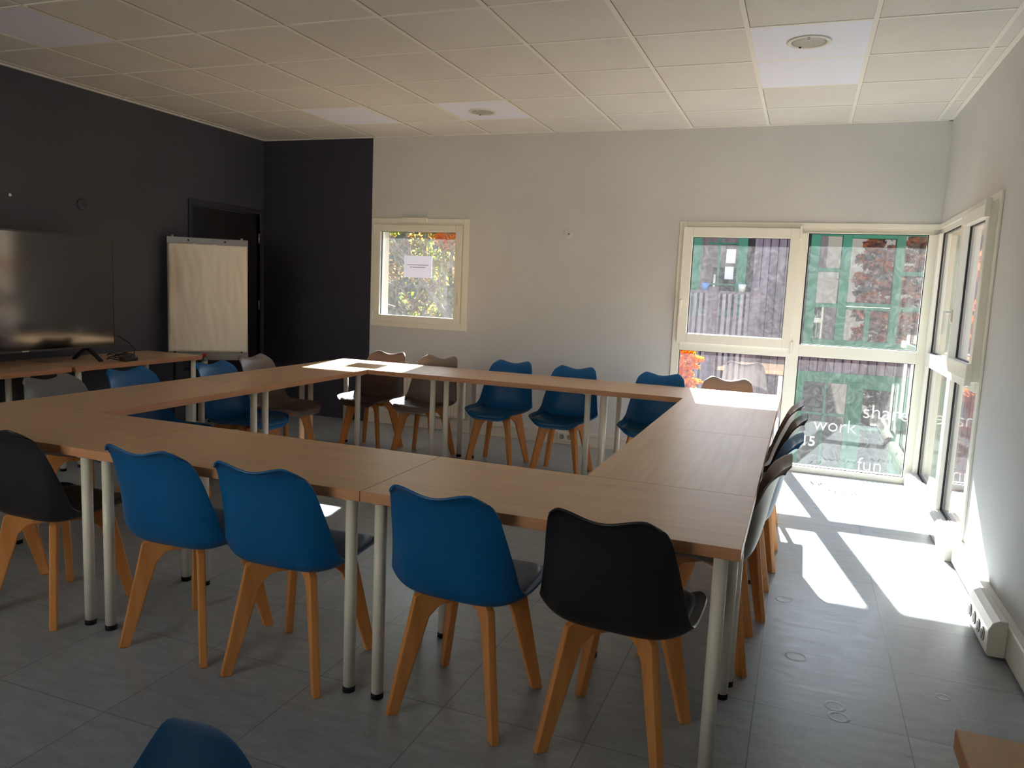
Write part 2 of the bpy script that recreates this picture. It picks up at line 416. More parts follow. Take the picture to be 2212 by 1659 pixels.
# window_1: small square window on the back wall
w1 = struct(empty('window_1'))
b = MB(); frame_rect(b, 1.195, 2.235, .965, 2.005, .06, .06, .06, .06, -.012, 0)
frame_rect(b, 1.235, 2.19, 1.0, 1.968, .05, .05, .05, .05, 0, .09)
b.obj('window_frame', MT['pvc'], w1, .003)
b = MB(); frame_rect(b, 1.235, 2.165, 1.013, 1.945, .066, .066, .066, .066, -.03, .045); b.obj('sash', MT['pvc'], w1, .004)
pane(w1, 1.297, 2.103, 1.075, 1.883, .012); gasket(w1, 1.299, 2.101, 1.077, 1.881, -.002)
b = MB(); b.box(1.218, 1.236, -.036, -.014, 1.86, 1.94); b.obj('hinge', MT['pvc'], w1, .003)
b = MB(); b.box(1.218, 1.236, -.036, -.014, 1.02, 1.10); b.obj('hinge', MT['pvc'], w1, .003)
b = MB(); b.box(2.12, 2.142, -.036, -.03, 1.28, 1.35); b.cyl((2.131, -.036, 1.335), (2.131, -.062, 1.335), .008); b.box(2.122, 2.140, -.072, -.058, 1.215, 1.345); b.obj('handle', MT['pvc'], w1, .003)
b = MB(); b.box(1.53, 1.80, -.035, -.012, 1.972, 2.012); b.obj('trickle_vent', MT['pvc'], w1, .004)
b = MB(); b.box(1.20, 2.22, .09, .30, .975, 1.0); b.obj('outer_sill', MT['exterior'], w1)

# window_2: tall glazing at the right end of the back wall
w2 = struct(empty('window_2'))
b = MB()
b.box(4.158, 4.222, -.012, 0, 0, 2.005); b.box(4.19, 4.222, 0, .08, 0, 1.966)         # left jamb
b.box(4.222, 6.098, -.012, .0, 1.965, 2.005); b.box(4.222, 6.06, 0, .08, 1.925, 1.966)  # head
b.box(5.080, 5.176, -.02, .08, 0.03, 1.925)                                           # mullion
b.box(6.026, 6.098, -.02, .08, 0, 1.925)                                               # right jamb
b.box(4.222, 5.080, -.02, .08, .932, 1.0); b.box(5.176, 6.026, -.02, .08, .945, 1.04)   # transom
b.box(4.222, 5.080, -.02, .08, 0, .05); b.box(5.176, 6.026, -.02, .08, 0, .045)        # bottom rail
b.box(5.176, 6.026, -.02, .08, 1.925, 1.93)
b.obj('window_frame', MT['pvc'], w2, .003)
b = MB(); frame_rect(b, 4.196, 5.112, .998, 1.96, .08, .072, .078, .082, -.045, .03); b.obj('sash', MT['pvc'], w2, .004)
pane(w2, 4.274, 5.042, 1.072, 1.882, .005); gasket(w2, 4.276, 5.040, 1.074, 1.880, -.008)
pane(w2, 5.176, 6.026, 1.04, 1.93, .025); gasket(w2, 5.176, 6.026, 1.04, 1.928, .01)
pane(w2, 4.222, 5.080, .05, .932, .025); gasket(w2, 4.222, 5.080, .05, .932, .01)
pane(w2, 5.176, 6.026, .045, .945, .025); gasket(w2, 5.176, 6.026, .045, .945, .01)
b = MB(); b.box(4.205, 4.225, -.052, -.045, 1.29, 1.36); b.cyl((4.215, -.05, 1.345), (4.215, -.08, 1.345), .009); b.box(4.206, 4.224, -.09, -.074, 1.215, 1.355); b.obj('handle', MT['pvc'], w2, .004)
b = MB(); b.box(5.108, 5.126, -.055, -.02, 1.87, 1.98); b.obj('hinge', MT['pvc'], w2, .003)
b = MB(); b.box(5.108, 5.126, -.055, -.02, .96, 1.06); b.obj('hinge', MT['pvc'], w2, .003)
b = MB(); b.box(4.19, 6.35, .08, .32, -.05, -.001); b.obj('outer_sill', MT['exterior'], w2)

# window_3: glazing on the right wall, meeting window_2 in the corner
w3 = struct(empty('window_3'))
b = MB()
X0, X1 = XR-.02, XR+.06
b.box(XR-.012, XR, -2.0, -1.93, .1, 2.005); b.box(XR, XR+.08, -1.965, -1.915, .05, 1.966)   # near jamb
b.box(XR-.012, XR, -1.93, -.001, 1.965, 2.005); b.box(XR, XR+.08, -1.915, -.06, 1.93, 1.966)  # head
b.box(X0, X1, -.125, -.022, .05, 1.93)                                                      # corner jamb
b.box(X0, X1, -1.20, -1.085, .11, 1.93)                                                     # mullion
b.box(X0, X1, -1.085, -.125, .945, 1.045); b.box(X0, X1, -1.915, -1.20, .945, 1.02)          # transom
b.box(X0, X1, -1.93, -.022, .0, .11)                                                        # bottom rail
b.obj('window_frame', MT['pvc'], w3, .003)
b = MB(); frame_rect(b, -1.945, -1.17, 1.0, 1.955, .075, .06, .085, .07, XR-.05, XR+.03, 'x'); b.obj('sash', MT['pvc'], w3, .004)
pane(w3, -1.872, -1.228, 1.083, 1.887, XR+.002, 'x'); gasket(w3, -1.872, -1.228, 1.083, 1.887, XR-.01, 'x')
pane(w3, -1.085, -.125, 1.045, 1.93, XR+.02, 'x'); gasket(w3, -1.085, -.125, 1.045, 1.93, XR+.006, 'x')
pane(w3, -1.085, -.125, .11, .945, XR+.02, 'x'); gasket(w3, -1.085, -.125, .11, .945, XR+.006, 'x')
pane(w3, -1.915, -1.20, .11, .945, XR+.02, 'x'); gasket(w3, -1.915, -1.20, .11, .945, XR+.006, 'x')
for (a, c) in ((1.87, 1.97), (.98, 1.10)):
    b = MB(); b.box(XR-.075, XR-.045, -1.965, -1.935, a, c); b.obj('hinge', MT['pvc'], w3, .004)
b = MB(); b.box(XR-.06, XR-.05, -1.215, -1.185, 1.30, 1.38); b.cyl((XR-.06, -1.2, 1.36), (XR-.09, -1.2, 1.36), .009); b.box(XR-.10, XR-.085, -1.21, -1.19, 1.22, 1.37); b.obj('handle', MT['pvc'], w3, .004)

# fill_window: added in the rear wall, behind the camera, for fill light
w4 = struct(empty('fill_window'))
b = MB(); frame_rect(b, .4, 3.0, .7, 2.3, .07, .07, .07, .07, YB-.08, YB+.01); b.box(1.67, 1.73, YB-.08, YB, .77, 2.23); b.obj('window_frame', MT['pvc'], w4)
pane(w4, .47, 1.67, .77, 2.23, YB-.04); pane(w4, 1.73, 2.93, .77, 2.23, YB-.04)

# lettering stuck on the lower right pane
def lettering(txt, x, z, size, m, ext=.0006, off=0.0):
    cu = bpy.data.curves.new('lettering', 'FONT'); cu.body = txt; cu.size = size; cu.extrude = ext; cu.offset = off
    tmp = bpy.data.objects.new('tmp', cu); COL.objects.link(tmp)
    dg = bpy.context.evaluated_depsgraph_get(); me = bpy.data.meshes.new_from_object(tmp.evaluated_get(dg)); bpy.data.objects.remove(tmp)
    me.name = 'lettering'; me.materials.clear(); me.materials.append(m)
    o = bpy.data.objects.new('lettering', me); COL.objects.link(o); o.location = (x, .0235, z); o.rotation_euler = (PI/2, 0, 0); o.parent = w2
    return o
MT['letter'] = mat('white_vinyl_lettering', lin(238, 238, 240), .5, .3)
lettering('share', 5.692, .487, .158, MT['letter'], off=-.0019)['label'] = 'white lettering reading share'
lettering('work', 5.338, .352, .150, MT['letter'], off=-.0019)['label'] = 'white lettering reading work'
lettering('15', 5.255, .218, .112, MT['letter'], off=.0015)['label'] = 'bold white number 15'
lettering('fun', 5.690, .062, .150, MT['letter'], off=-.0024)['label'] = 'faint white lettering reading fun'

# paper sign on the square window
def paper_mat(name, c):
    m = bpy.data.materials.new(name); m.use_nodes = True; nt = m.node_tree; nt.nodes.clear()
    out = N(m, 'ShaderNodeOutputMaterial'); d = N(m, 'ShaderNodeBsdfDiffuse'); t = N(m, 'ShaderNodeBsdfTranslucent'); mx = N(m, 'ShaderNodeMixShader')
    d.inputs[0].default_value = c; t.inputs[0].default_value = c; mx.inputs[0].default_value = .12
    L(m, d.outputs[0], mx.inputs[1]); L(m, t.outputs[0], mx.inputs[2]); L(m, mx.outputs[0], out.inputs[0])
    return m
b = MB(); b.box(0, .297, -.0007, 0, 0, .207); sg = b.obj('paper_sign', paper_mat('white_paper', lin(240, 240, 246)), None, loc=(1.545, .011, 1.449))
tag(sg, 'white landscape paper notice with two small printed lines on the square window', 'sign')
b = MB(); rnd = random.Random(3)
for z, x0, x1 in ((.118, .035, .262), (.096, .065, .232)):
    x = x0
    while x < x1:
        wd = rnd.uniform(.006, .02); b.box(x, min(x+wd, x1), -.0014, -.0007, z, z+.0055); x += wd+.004
b.obj('printed_text', mat('print_grey', lin(110, 110, 118), .8, .1), sg)

# ---------------------------------------------------------------- door in the left wall
d1 = struct(empty('door_1'))
b = MB(); b.box(XL-.19, XL+.012, -1.045, -1.0, 0, 2.07); b.box(XL-.19, XL+.012, -.06, -.02, 0, 2.07); b.box(XL-.19, XL+.012, -1.0, -.06, 2.02, 2.07); b.obj('door_frame', MT['dark_wall'], d1, .003)
b = MB(); b.box(XL-.07, XL-.03, -.995, -.065, .005, 2.015); b.obj('door_leaf', MT['dark_panel'], d1, .003)
for z in (1.78, 1.1, .3):
    b = MB(); b.cyl((XL-.01, -.062, z-.05), (XL-.01, -.062, z+.05), .008, n=12); b.obj('hinge', MT['steel'], d1)
b = MB(); b.cyl((XL-.03, -.93, 1.02), (XL+.02, -.93, 1.02), .009, n=12); b.cyl((XL+.015, -.93, 1.02), (XL+.015, -.81, 1.02), .009, n=12); b.obj('door_handle', MT['steel'], d1)

# ---------------------------------------------------------------- baseboards
b = MB(); b.box(SPLIT, 4.155, -.018, 0, 0, .10); b.box(SPLIT, 4.155, -.03, 0, .10, .125); struct(b.obj('baseboard_back', MT['plastic_white'], bevel=.003))
b = MB(); b.box(XL, SPLIT, -.014, 0, 0, .08); struct(b.obj('baseboard_back_dark', MT['dark_wall']))
b = MB(); b.box(XL, XL+.014, YB, -1.05, 0, .08); struct(b.obj('baseboard_left', MT['dark_wall']))
b = MB(); b.box(XR-.04, XR, -7.9, -1.96, .012, .145); b.box(XR-.015, XR, -7.9, -1.96, 0, .012); struct(b.obj('baseboard_right', MT['plastic_white'], bevel=.008, seg=3))
b = MB()
prof = [(.0, 0), (.0, .115), (-.025, .112), (-.042, .098), (-.05, .075), (-.05, 0)]
b.prism([(p[0], p[1]) for p in prof], (XR-.02, -1.0, 0), (1, 0, 0), (0, 0, 1), (0, 1, 0), 1.87)
struct(b.obj('trim_1', MT['plastic_white'], bevel=.004))

# ---------------------------------------------------------------- wall fittings
for (x, y, ax, lab, m) in [(3.188, -.001, 'y', 'round white blanking cover on the pale back wall between the windows', MT['wall']), (XL+.001, -2.15, 'x', 'round dark blanking cover on the dark wall above the television', MT['left_wall'])]:
    b = MB()
    if ax == 'y': b.lathe([(.0, -.011), (.036, -.011), (.043, -.007), (.044, 0), (0, 0)], (x, y, 1.885), 32, 'y')
    else: b.lathe([(.0, .011), (.036, .011), (.043, .007), (.044, 0), (0, 0)], (x, y, 1.892), 32, 'x')
    o = b.obj('blanking_cover', m); tag(o, lab, 'wall cover')
    b = MB()
    if ax == 'y': b.cyl((x+.004, y-.011, 1.885), (x+.004, y-.0125, 1.885), .006, n=10)
    else: b.cyl((x+.011, y+.012, 1.892), (x+.0125, y+.012, 1.892), .004, n=10)
    b.obj('screw', MT['foot'], o)
b = MB(); b.cyl((XL, -2.732, 1.892), (XL+.008, -2.732, 1.892), .011, n=14); o = b.obj('wall_screw', MT['steel']); tag(o, 'tiny bright screw head on the dark wall far left', 'screw')

def socket_face(parent, x, y, z, ax, m=None):
    b = MB()
    if ax == 'y': b.lathe([(.0, -.001), (.019, -.001), (.021, -.004), (.023, -.004), (.023, .0)], (x, y, z), 24, 'y')
    else: b.lathe([(.0, .001), (.019, .001), (.021, .004), (.023, .004), (.023, .0)], (x, y, z), 24, 'x')
    o = b.obj('socket', m or mat('socket_recess', lin(150, 146, 136), .5, .4), parent)
    b = MB()
    for dz in (-.008, .008):
        if ax == 'y': b.cyl((x+dz, y-.0012, z), (x+dz, y-.002, z), .0028, n=8)
        else: b.cyl((x-.002, y+dz, z), (x-.0012, y+dz, z), .0028, n=8)
    b.obj('pin_hole', MT['foot'], o)
r = empty('wall_socket', (0, 0, 0)); tag(r, 'white double power socket on the baseboard under the back wall', 'socket')
b = MB(); b.box(3.19, 3.345, -.042, -.03, .035, .112); b.obj('socket_plate', MT['plastic_white'], r, .003)
socket_face(r, 3.23, -.042, .074, 'y'); socket_face(r, 3.305, -.042, .074, 'y')
b = MB(); b.box(3.19, 3.345, -.03, -.018, .035, .098); b.obj('back_box', MT['plastic_white'], r)

r = empty('power_outlet_block'); tag(r, 'white block of round power outlets fixed on the right wall trunking', 'socket')
b = MB()
pr = [(.0, .012), (.0, .165), (-.03, .165), (-.055, .150), (-.068, .12), (-.068, .02), (-.06, .012)]
b.prism(pr, (XR-.04, -3.0, 0), (1, 0, 0), (0, 0, 1), (0, 1, 0), .40); b.obj('outlet_housing', MT['plastic_white'], r, .006, 3)
for k in range(4):
    y = -2.86-.085*k
    b = MB(); b.cyl((XR-.108, y, .072), (XR-.112, y, .072), .028, n=24); o = b.obj('socket', mat('socket_ring', lin(200, 198, 190), .4, .5), r)
    b = MB(); b.cyl((XR-.112, y, .072), (XR-.1135, y, .072), .020, n=24); o2 = b.obj('socket_recess', mat('socket_dark', lin(70, 68, 66), .6, .3), o)

# ---------------------------------------------------------------- radiator under the square window
r = empty('radiator', (0, 0, 0)); tag(r, 'white finned radiator on the back wall under the square window', 'radiator')
b = MB(); b.box(1.50, 2.27, -.088, -.05, .14, .56); b.obj('radiator_body', MT['white_metal'], r, .006)
b = MB()
for k in range(24):
    x = 1.52+k*.0315; b.box(x, x+.018, -.1, -.088, .16, .54)
b.obj('fins', MT['white_metal'], r, .004)
for x in (1.62, 2.15):
    b = MB(); b.box(x, x+.03, -.05, 0, .2, .5); b.obj('bracket', MT['white_metal'], r)
b = MB(); b.box(1.505, 2.265, -.1, -.04, .56, .575); b.obj('top_grille', MT['white_metal'], r, .003)

# ---------------------------------------------------------------- tables
TT, TH = .723, .035
def make_table(m=None):
    r = empty('desk_table')
    b = MB(); b.box(-.5996, .5996, -.2996, .2996, TT-TH+.0005, TT); 
    o = b.obj('tabletop', [MT['oak'], MT['oak_edge']], r, .0015, 1)
    for p in o.data.polygons:
        if abs(p.normal.z) < .5: p.material_index = 1
    for sx in (-1, 1):
        for sy in (-1, 1):
            x, y = sx*.545, sy*.255
            b = MB(); b.cyl((x, y, .02), (x, y, TT-TH), .0205, n=24); lg = b.obj('leg', MT['white_metal'], r)
            b = MB(); b.cyl((x, y, 0), (x, y, .02), .0215, n=24); b.obj('foot_cap', MT['foot'], lg)
            b = MB(); b.cyl((x, y, TT-TH-.004), (x, y, TT-TH), .036, n=20); b.obj('mounting_plate', MT['white_metal'], lg)
    return r
T0 = make_table(); used = False
X0r, Y0r = 1.49, -4.526
tabs = [
 (X0r+.6, Y0r+.3, 0, 'oak table at the left end of the nearest row', 'tables in a hollow square'),
 (X0r+1.8, Y0r+.298, 0, 'oak table in the middle of the nearest row, behind the blue chairs', 'tables in a hollow square'),
 (X0r+3.0, Y0r+.300, 0, 'oak table at the right end of the nearest row, nearest corner to the camera', 'tables in a hollow square'),
 (X0r+.3, Y0r+1.2, PI/2, 'oak table in the left side row, closer to the camera', 'tables in a hollow square'),
 (X0r+.3, Y0r+2.4, PI/2, 'oak table in the left side row, farther from the camera', 'tables in a hollow square'),
 (X0r+3.3, Y0r+1.2, PI/2, 'oak table in the right side row, nearer the camera, bluish with window glare', 'tables in a hollow square'),
 (X0r+3.3, Y0r+2.4, PI/2, 'oak table in the right side row, farther from the camera', 'tables in a hollow square'),
 (X0r+.6, Y0r+3.3, 0, 'oak table at the far left corner of the square, mostly in bright sun', 'tables in a hollow square'),
 (X0r+1.8, Y0r+3.3035, 0, 'oak table in the middle of the far row, in front of two blue chairs', 'tables in a hollow square'),
 (X0r+3.0, Y0r+3.3, 0, 'oak table at the far right corner of the square beside the tall glazing', 'tables in a hollow square'),
 (XR-.31-.008, -5.88, PI/2, 'oak table at the lower right edge of the photo, only a corner showing', 'side tables against the walls'),
 (XL+.31, -2.12-.03, PI/2, 'oak table under the right part of the television against the dark wall', 'side tables against the walls'),
 (XL+.31, -3.35-.03, PI/2, 'oak table under the left part of the television against the dark wall', 'side tables against the walls'),
]
for (x, y, rz, lab, grp) in tabs:
    t = T0 if not used else copy_tree(T0)
    used = True
    t.location = (x, y, 0); t.rotation_euler = (0, 0, rz); tag(t, lab, 'table', grp)

# ---------------------------------------------------------------- chairs
def lerp(a, b, t): return a+(b-a)*t
# centre profile (y, z), half width, edge lift (dy, dz): from the front lip to the rolled top
PROF = [
 (.250, .388, .115, .000, .012),
 (.246, .402, .150, -.004, .014),
 (.232, .414, .180, -.006, .022),
 (.205, .420, .205, -.004, .030),
 (.160, .418, .226, .000, .036),
 (.100, .413, .234, .000, .043),
 (.030, .408, .237, .002, .048),
 (-.040, .404, .238, .004, .050),
 (-.090, .404, .237, .010, .052),
 (-.132, .408, .236, .024, .056),
 (-.164, .424, .230, .040, .054),
 (-.187, .454, .224, .054, .042),
 (-.203, .498, .219, .062, .026),
 (-.215, .546, .213, .064, .012),
 (-.225, .594, .206, .060, .004),
 (-.234, .642, .199, .052, .000),
 (-.243, .686, .192, .042, .000),
 (-.252, .724, .185, .032, .002),
 (-.263, .752, .178, .020, .004),
 (-.280, .771, .170, .010, .006),
 (-.300, .779, .161, .004, .006),
]
def surf(v, u, off=0.0):
    """point of the shell; v in [0,1] along the profile, u in [-1,1] across"""
    k = v*(len(PROF)-1); i = min(int(k), len(PROF)-2); t = k-i
    def cr(j):
        p0, p1, p2, p3 = (PROF[max(0, min(len(PROF)-1, q))][j] for q in (i-1, i, i+1, i+2))
        return .5*((2*p1)+(-p0+p2)*t+(2*p0-5*p1+4*p2-p3)*t*t+(-p0+3*p1-3*p2+p3)*t**3)
    y, z, w, dy, dz = (cr(j) for j in range(5))
    a = abs(u); s = a**(4.2 if v < .55 else max(2.4, 4.2-(v-.55)*7))
    x = u*w
    yy = y+dy*s; zz = z+dz*s
    # saddle between the two humps at the top, corners rounding off
    if v > .70:
        q = (v-.70)/.30
        hump = .5-.5*math.cos(PI*min(1, a/.78)) if a < .78 else 1-((a-.78)/.22)**2*.5
        zz += q*q*.021*hump
        if a > .7: zz -= q**3*.022*((a-.7)/.3)**2; yy += q**3*.018*((a-.7)/.3)**2; x *= 1-.05*q**3*((a-.7)/.3)**2
    if v < .12:
        q = (.12-v)/.12
        zz -= q*.006*a*a
    return Vector((x, yy, zz))
def shell_mesh(nu=25, nv=61):
    b = MB(); g = []
    for j in range(nv):
        v = j/(nv-1)
        g.append([b.bm.verts.new(surf(v, math.sin((i/(nu-1)*2-1)*PI/2*.8)/math.sin(PI/2*.8))) for i in range(nu)])
    for j in range(nv-1):
        for i in range(nu-1):
            f = b.bm.faces.new((g[j][i], g[j][i+1], g[j+1][i+1], g[j+1][i])); f.smooth = True
    return b
def pad_mesh(nu=19, nv=21):
    b = MB(); g = []; v0, v1 = .045, .50; uu = .86
    top = []; bot = []
    for j in range(nv):
        tv = j/(nv-1); v = lerp(v0, v1, tv); rt = []; rb = []
        # rounded pad outline
        wv = min(1, math.sqrt(max(0, 1-(max(0, (.22-tv)/.22))**2))*.35+.65) if tv < .22 else 1
        for i in range(nu):
            tu = i/(nu-1)*2-1; u = tu*uu*wv
            e = max(0, 1-abs(tu)**6)*max(0, 1-abs(2*tv-1)**8)
            p = surf(v, u)
            pv = surf(min(1, v+.01), u)-surf(max(0, v-.01), u); pu = surf(v, min(1, u+.02))-surf(v, max(-1, u-.02))
            n = pu.cross(pv).normalized()
            if n.z < 0 and n.y < .3: n = -n
            if n.z < 0: n = -n
            rt.append(b.bm.verts.new(p+n*(.004+.016*e**.5))); rb.append(b.bm.verts.new(p+n*.0005))
        top.append(rt); bot.append(rb)
    for A in (top, bot):
        for j in range(nv-1):
            for i in range(nu-1):
                f = b.bm.faces.new((A[j][i], A[j][i+1], A[j+1][i+1], A[j+1][i])); f.smooth = True
    for j in range(nv-1):
        for i in (0, nu-1):
            b.bm.faces.new((top[j][i], top[j+1][i], bot[j+1][i], bot[j][i]))
    for i in range(nu-1):
        for j in (0, nv-1):
            b.bm.faces.new((top[j][i], top[j][i+1], bot[j][i+1], bot[j][i]))
    return b
def make_chair(ms, mp):
    r = empty('shell_chair')
    o = shell_mesh().obj('seat_shell', ms, r, fix=False)
    so = o.modifiers.new('thick', 'SOLIDIFY'); so.thickness = .007; so.offset = 0
    bv = o.modifiers.new('bevel', 'BEVEL'); bv.width = .0025; bv.segments = 2; bv.limit_method = 'ANGLE'; bv.angle_limit = math.radians(60)
    pad_mesh().obj('seat_pad', mp, r)
    dg = Vector((.185, .19, 0)).normalized()
    for sx in (-1, 1):
        for sy in (-1, 1):
            d = Vector((sx*dg.x, sy*dg.y, 0)); n = Vector((-d.y, d.x, 0))
            pts = [(.243, 0), (.281, 0), (.196, .398), (.176, .408), (.110, .405), (.085, .362), (.112, .356), (.145, .322)]
            b = MB(); b.prism(pts, (0, 0, 0), d, (0, 0, 1), n, .027); b.obj('leg', MT['beech'], r, .004, 2)
            hh = d*.155+n*.0138+Vector((0, 0, .372)); 
    b = MB()
    for s in (1, -1):
        d = Vector((dg.x, s*dg.y, 0)); n = Vector((-d.y, d.x, 0))
        b.prism([(-.105, .360), (.105, .360), (.105, .402), (-.105, .402)], (0, 0, 0), d, (0, 0, 1), n, .024 if s == 1 else .0236)
    b.obj('cross_rail', MT['beech'], r, .002, 1)
    b = MB(); b.box(-.08, .08, -.08, .08, .402, .410); b.obj('seat_bracket', MT['foot'], r)
    return r
protos = {}
def chair(kind, x, y, rz, label, group):
    if kind not in protos:
        base = {'blue': ('blue', 'blue_pad'), 'black': ('black_shell', 'black_pad'), 'taupe': ('taupe', 'taupe_pad'), 'grey': ('grey', 'grey_pad'), 'dark_taupe': ('dark_taupe', 'dark_taupe_pad')}[kind]
        protos[kind] = make_chair(MT[base[0]], MT[base[1]]); t = protos[kind]
    else: t = copy_tree(protos[kind])
    t.location = (x, y, 0); t.rotation_euler = (0, 0, rz); tag(t, label, 'chair', group)
    return t
RN, RF, RLt, RR = 0, PI, -PI/2, PI/2       # facing +y, -y, +x, -x
D = math.radians
g1 = 'chairs along the nearest table row'
chair('black', 1.845, -4.385, 0, 'black shell chair cut off by the left edge of the photo', g1)
chair('black', 2.375, -4.395, 0, 'black shell chair leftmost in the front row, beside two white table legs', g1)
chair('blue', 3.086, -4.378, .025, 'blue shell chair in the front row, next to the black chair on its left', g1)
chair('blue', 3.566, -4.383, .04, 'middle of the three blue chairs in the front row, close beside another', g1)
chair('blue', 4.228, -4.367, -.03, 'blue shell chair in the front row directly beside the navy black chair', g1)
chair('black', 4.745, -4.365, -.06, 'near black shell chair at the right end of the front row', g1)
g2 = 'chairs along the far table row'
chair('dark_taupe', 1.875, -1.09, PI, 'dark brown-grey chair in the far row closest to the dark wall, sun on its seat', g2)
chair('taupe', 2.376, -1.112, PI, 'taupe chair in the far row between a darker chair and a blue chair', g2)
chair('blue', 3.006, -1.05, PI, 'leftmost of the three blue chairs in the far row', g2)
chair('blue', 3.555, -1.108, PI, 'middle blue chair of the far row, in front of the wall socket', g2)
chair('blue', 4.227, -1.102, PI, 'blue chair of the far row seen beside the window edge', g2)
chair('taupe', 4.71, -1.05, PI, 'taupe chair of the far row with its back against the glazing', g2)
g3 = 'chairs along the left table row'
chair('grey', 1.585, -3.58, -PI/2, 'grey chair on the left side, under the television table edge', g3)
chair('blue', 1.58, -3.045, -PI/2, 'blue chair on the left side, nearer to the television', g3)
chair('blue', 1.68, -2.42, -PI/2, 'blue chair on the left side, beside the flipchart, seat showing under the table', g3)
chair('taupe', 1.56, -1.862, -PI/2, 'pale taupe chair on the left side just right of the flipchart', g3)
g4 = 'chairs along the right table row'
chair('taupe', 4.90, -3.60, PI/2, 'brown-taupe chair on the right side nearest the camera', g4)
chair('blue', 4.94, -3.05, PI/2, 'teal blue chair on the right side, second from the camera', g4)
chair('black', 4.96, -2.39, PI/2, 'black chair on the right side, third from the camera', g4)
chair('dark_taupe', 4.94, -1.855, PI/2, 'dark brown-grey chair on the right side farthest from the camera', g4)
chair('blue', 4.752, -5.913, -1.250, 'blue chair at the bottom edge of the photo, only its back corner showing', 'chairs outside the table square')

# ---------------------------------------------------------------- television and the things on its table
r = empty('television', (.24, 0, TT+.0005)); tag(r, 'large black flat-screen television standing on the table at the dark wall', 'television')
y0, y1, zb, zt = -3.66, -2.185, .095, .915
b = MB(); b.box(-.03, .018, y0, y1, zb, zt); b.obj('tv_body', MT['black'], r, .006)
scm = mat('tv_screen_glass', lin(26, 26, 27), .10, 1.0)
b = MB(); b.box(.018, .0185, y0+.012, y1-.012, zb+.014, zt-.012); b.obj('screen', scm, r)
b = MB(); frame_rect(b, y0, y1, zb, zt, .010, .010, .012, .010, .018, .022, 'x'); b.obj('bezel', mat('tv_bezel', lin(60, 60, 62), .35, .5), r)
b = MB(); b.box(.0215, .0225, -2.95, -2.90, zb+.002, zb+.009); b.obj('maker_badge', MT['steel'], r)
for y in (-3.35, -2.42):
    b = MB(); b.prism([(-.14, 0), (-.13, .0), (.0, .085), (.13, 0), (.14, 0), (.14, .012), (.02, .10), (-.02, .10), (-.14, .012)], (0, y, .0), (1, 0, 0), (0, 0, 1), (0, 1, 0), .03)
    b.obj('tv_foot', MT['black'], r, .003)
b = MB()
for (cx, cy, rx, ry, z) in ((.34, -2.22, .07, .10, TT+.013), (.32, -2.16, .06, .08, TT+.026), (.30, -2.20, .05, .09, TT+.038)):
    b.tube([(cx+rx*math.cos(t*2*PI/24), cy+ry*math.sin(t*2*PI/24), z+.006*math.sin(t*1.1)) for t in range(25)], .0045, 6)
b.tube([(.20, -2.19, TT+.20), (.21, -2.12, TT+.17), (.24, -2.05, TT+.12), (.28, -2.02, TT+.06), (.31, -2.06, TT+.025), (.32, -2.12, TT+.015)], .004, 8)
o = b.obj('cable_coil', MT['black']); tag(o, 'coiled black cable beside the television foot on the oak table', 'cable')
b = MB(); b.box(.425, .49, -2.31, -2.19, TT+.0005, TT+.028); o = b.obj('power_adapter', MT['black'], bevel=.005); tag(o, 'small black power adapter lying among the television cables', 'adapter')

# ---------------------------------------------------------------- flipchart
fl0, fl1 = Vector((-.0, -1.40, 0)), Vector((.495, -.955, 0))
fd = (fl1-fl0); fw = fd.length; fang = math.atan2(fd.y, fd.x); mid = (fl0+fl1)/2
r = empty('flipchart', (mid.x+.0, mid.y, 0), fang); tag(r, 'flipchart easel with a wrinkled blank paper pad beside the dark door', 'flipchart')
hw = fw/2; tilt = .07
def fp(x, h, d=0): return Vector((x, (h-.75)*tilt*.6+d, h))      # front faces local -y
b = MB()
def slab(b, x0, x1, h0, h1, d0, d1):
    vs = [b.bm.verts.new(fp(x, h, d)) for h in (h0, h1) for d in (d0, d1) for x in (x0, x1)]
    for f in ((0, 2, 3, 1), (4, 5, 7, 6), (0, 1, 5, 4), (2, 6, 7, 3), (0, 4, 6, 2), (1, 3, 7, 5)): b.bm.faces.new([vs[i] for i in f])
slab(b, -hw, hw, .70, 1.705, 0, .02); b.obj('board', mat('flipchart_board', lin(190, 186, 176), .4, .5), r, .003)
b = MB(); slab(b, -hw, hw, 1.655, 1.71, -.018, 0); b.obj('paper_clamp', MT['steel'], r, .004)
for x in (-.16, .14):
    b = MB(); b.cyl(fp(x, 1.685, -.018), fp(x, 1.685, -.03), .008, n=12); b.obj('clamp_screw', MT['black'], r)
for x in (-.29, .28):
    b = MB(); b.cyl(fp(x, 1.70, -.006), fp(x, 1.725, -.006), .012, n=12); b.obj('hook_knob', MT['steel'], r)
b = MB(); slab(b, -hw, hw, .64, .70, -.05, .02); b.obj('pen_tray', mat('grey_tray', lin(150, 148, 142), .4, .5), r, .004)
# wrinkled top sheet
b = MB(); rn = random.Random(5); nu, nv = 40, 56; g = []
from mathutils import noise as mn
for j in range(nv):
    row = []
    for i in range(nu):
        u = i/(nu-1)*2-1; v = j/(nv-1)
        h = lerp(.715, 1.66, v)
        k = (1-v)*.6+.25
        d = -.006-.016*k*(mn.noise(Vector((u*2.2+v*1.3, v*3.0, 3.1)))+1)-.016*abs(mn.noise(Vector((u*4.5+v*2, v*2.6-u, 9.3))))-.006*abs(mn.noise(Vector((u*9, v*7, 1.3))))
        d -= .010*max(0, abs(u)-.8)*5*(.5+.5*math.sin(v*7+u))*(1-v)
        row.append(b.bm.verts.new(fp(u*(hw-.010), h, d)))
    g.append(row)
for j in range(nv-1):
    for i in range(nu-1):
        f = b.bm.faces.new((g[j][i], g[j][i+1], g[j+1][i+1], g[j+1][i])); f.smooth = True
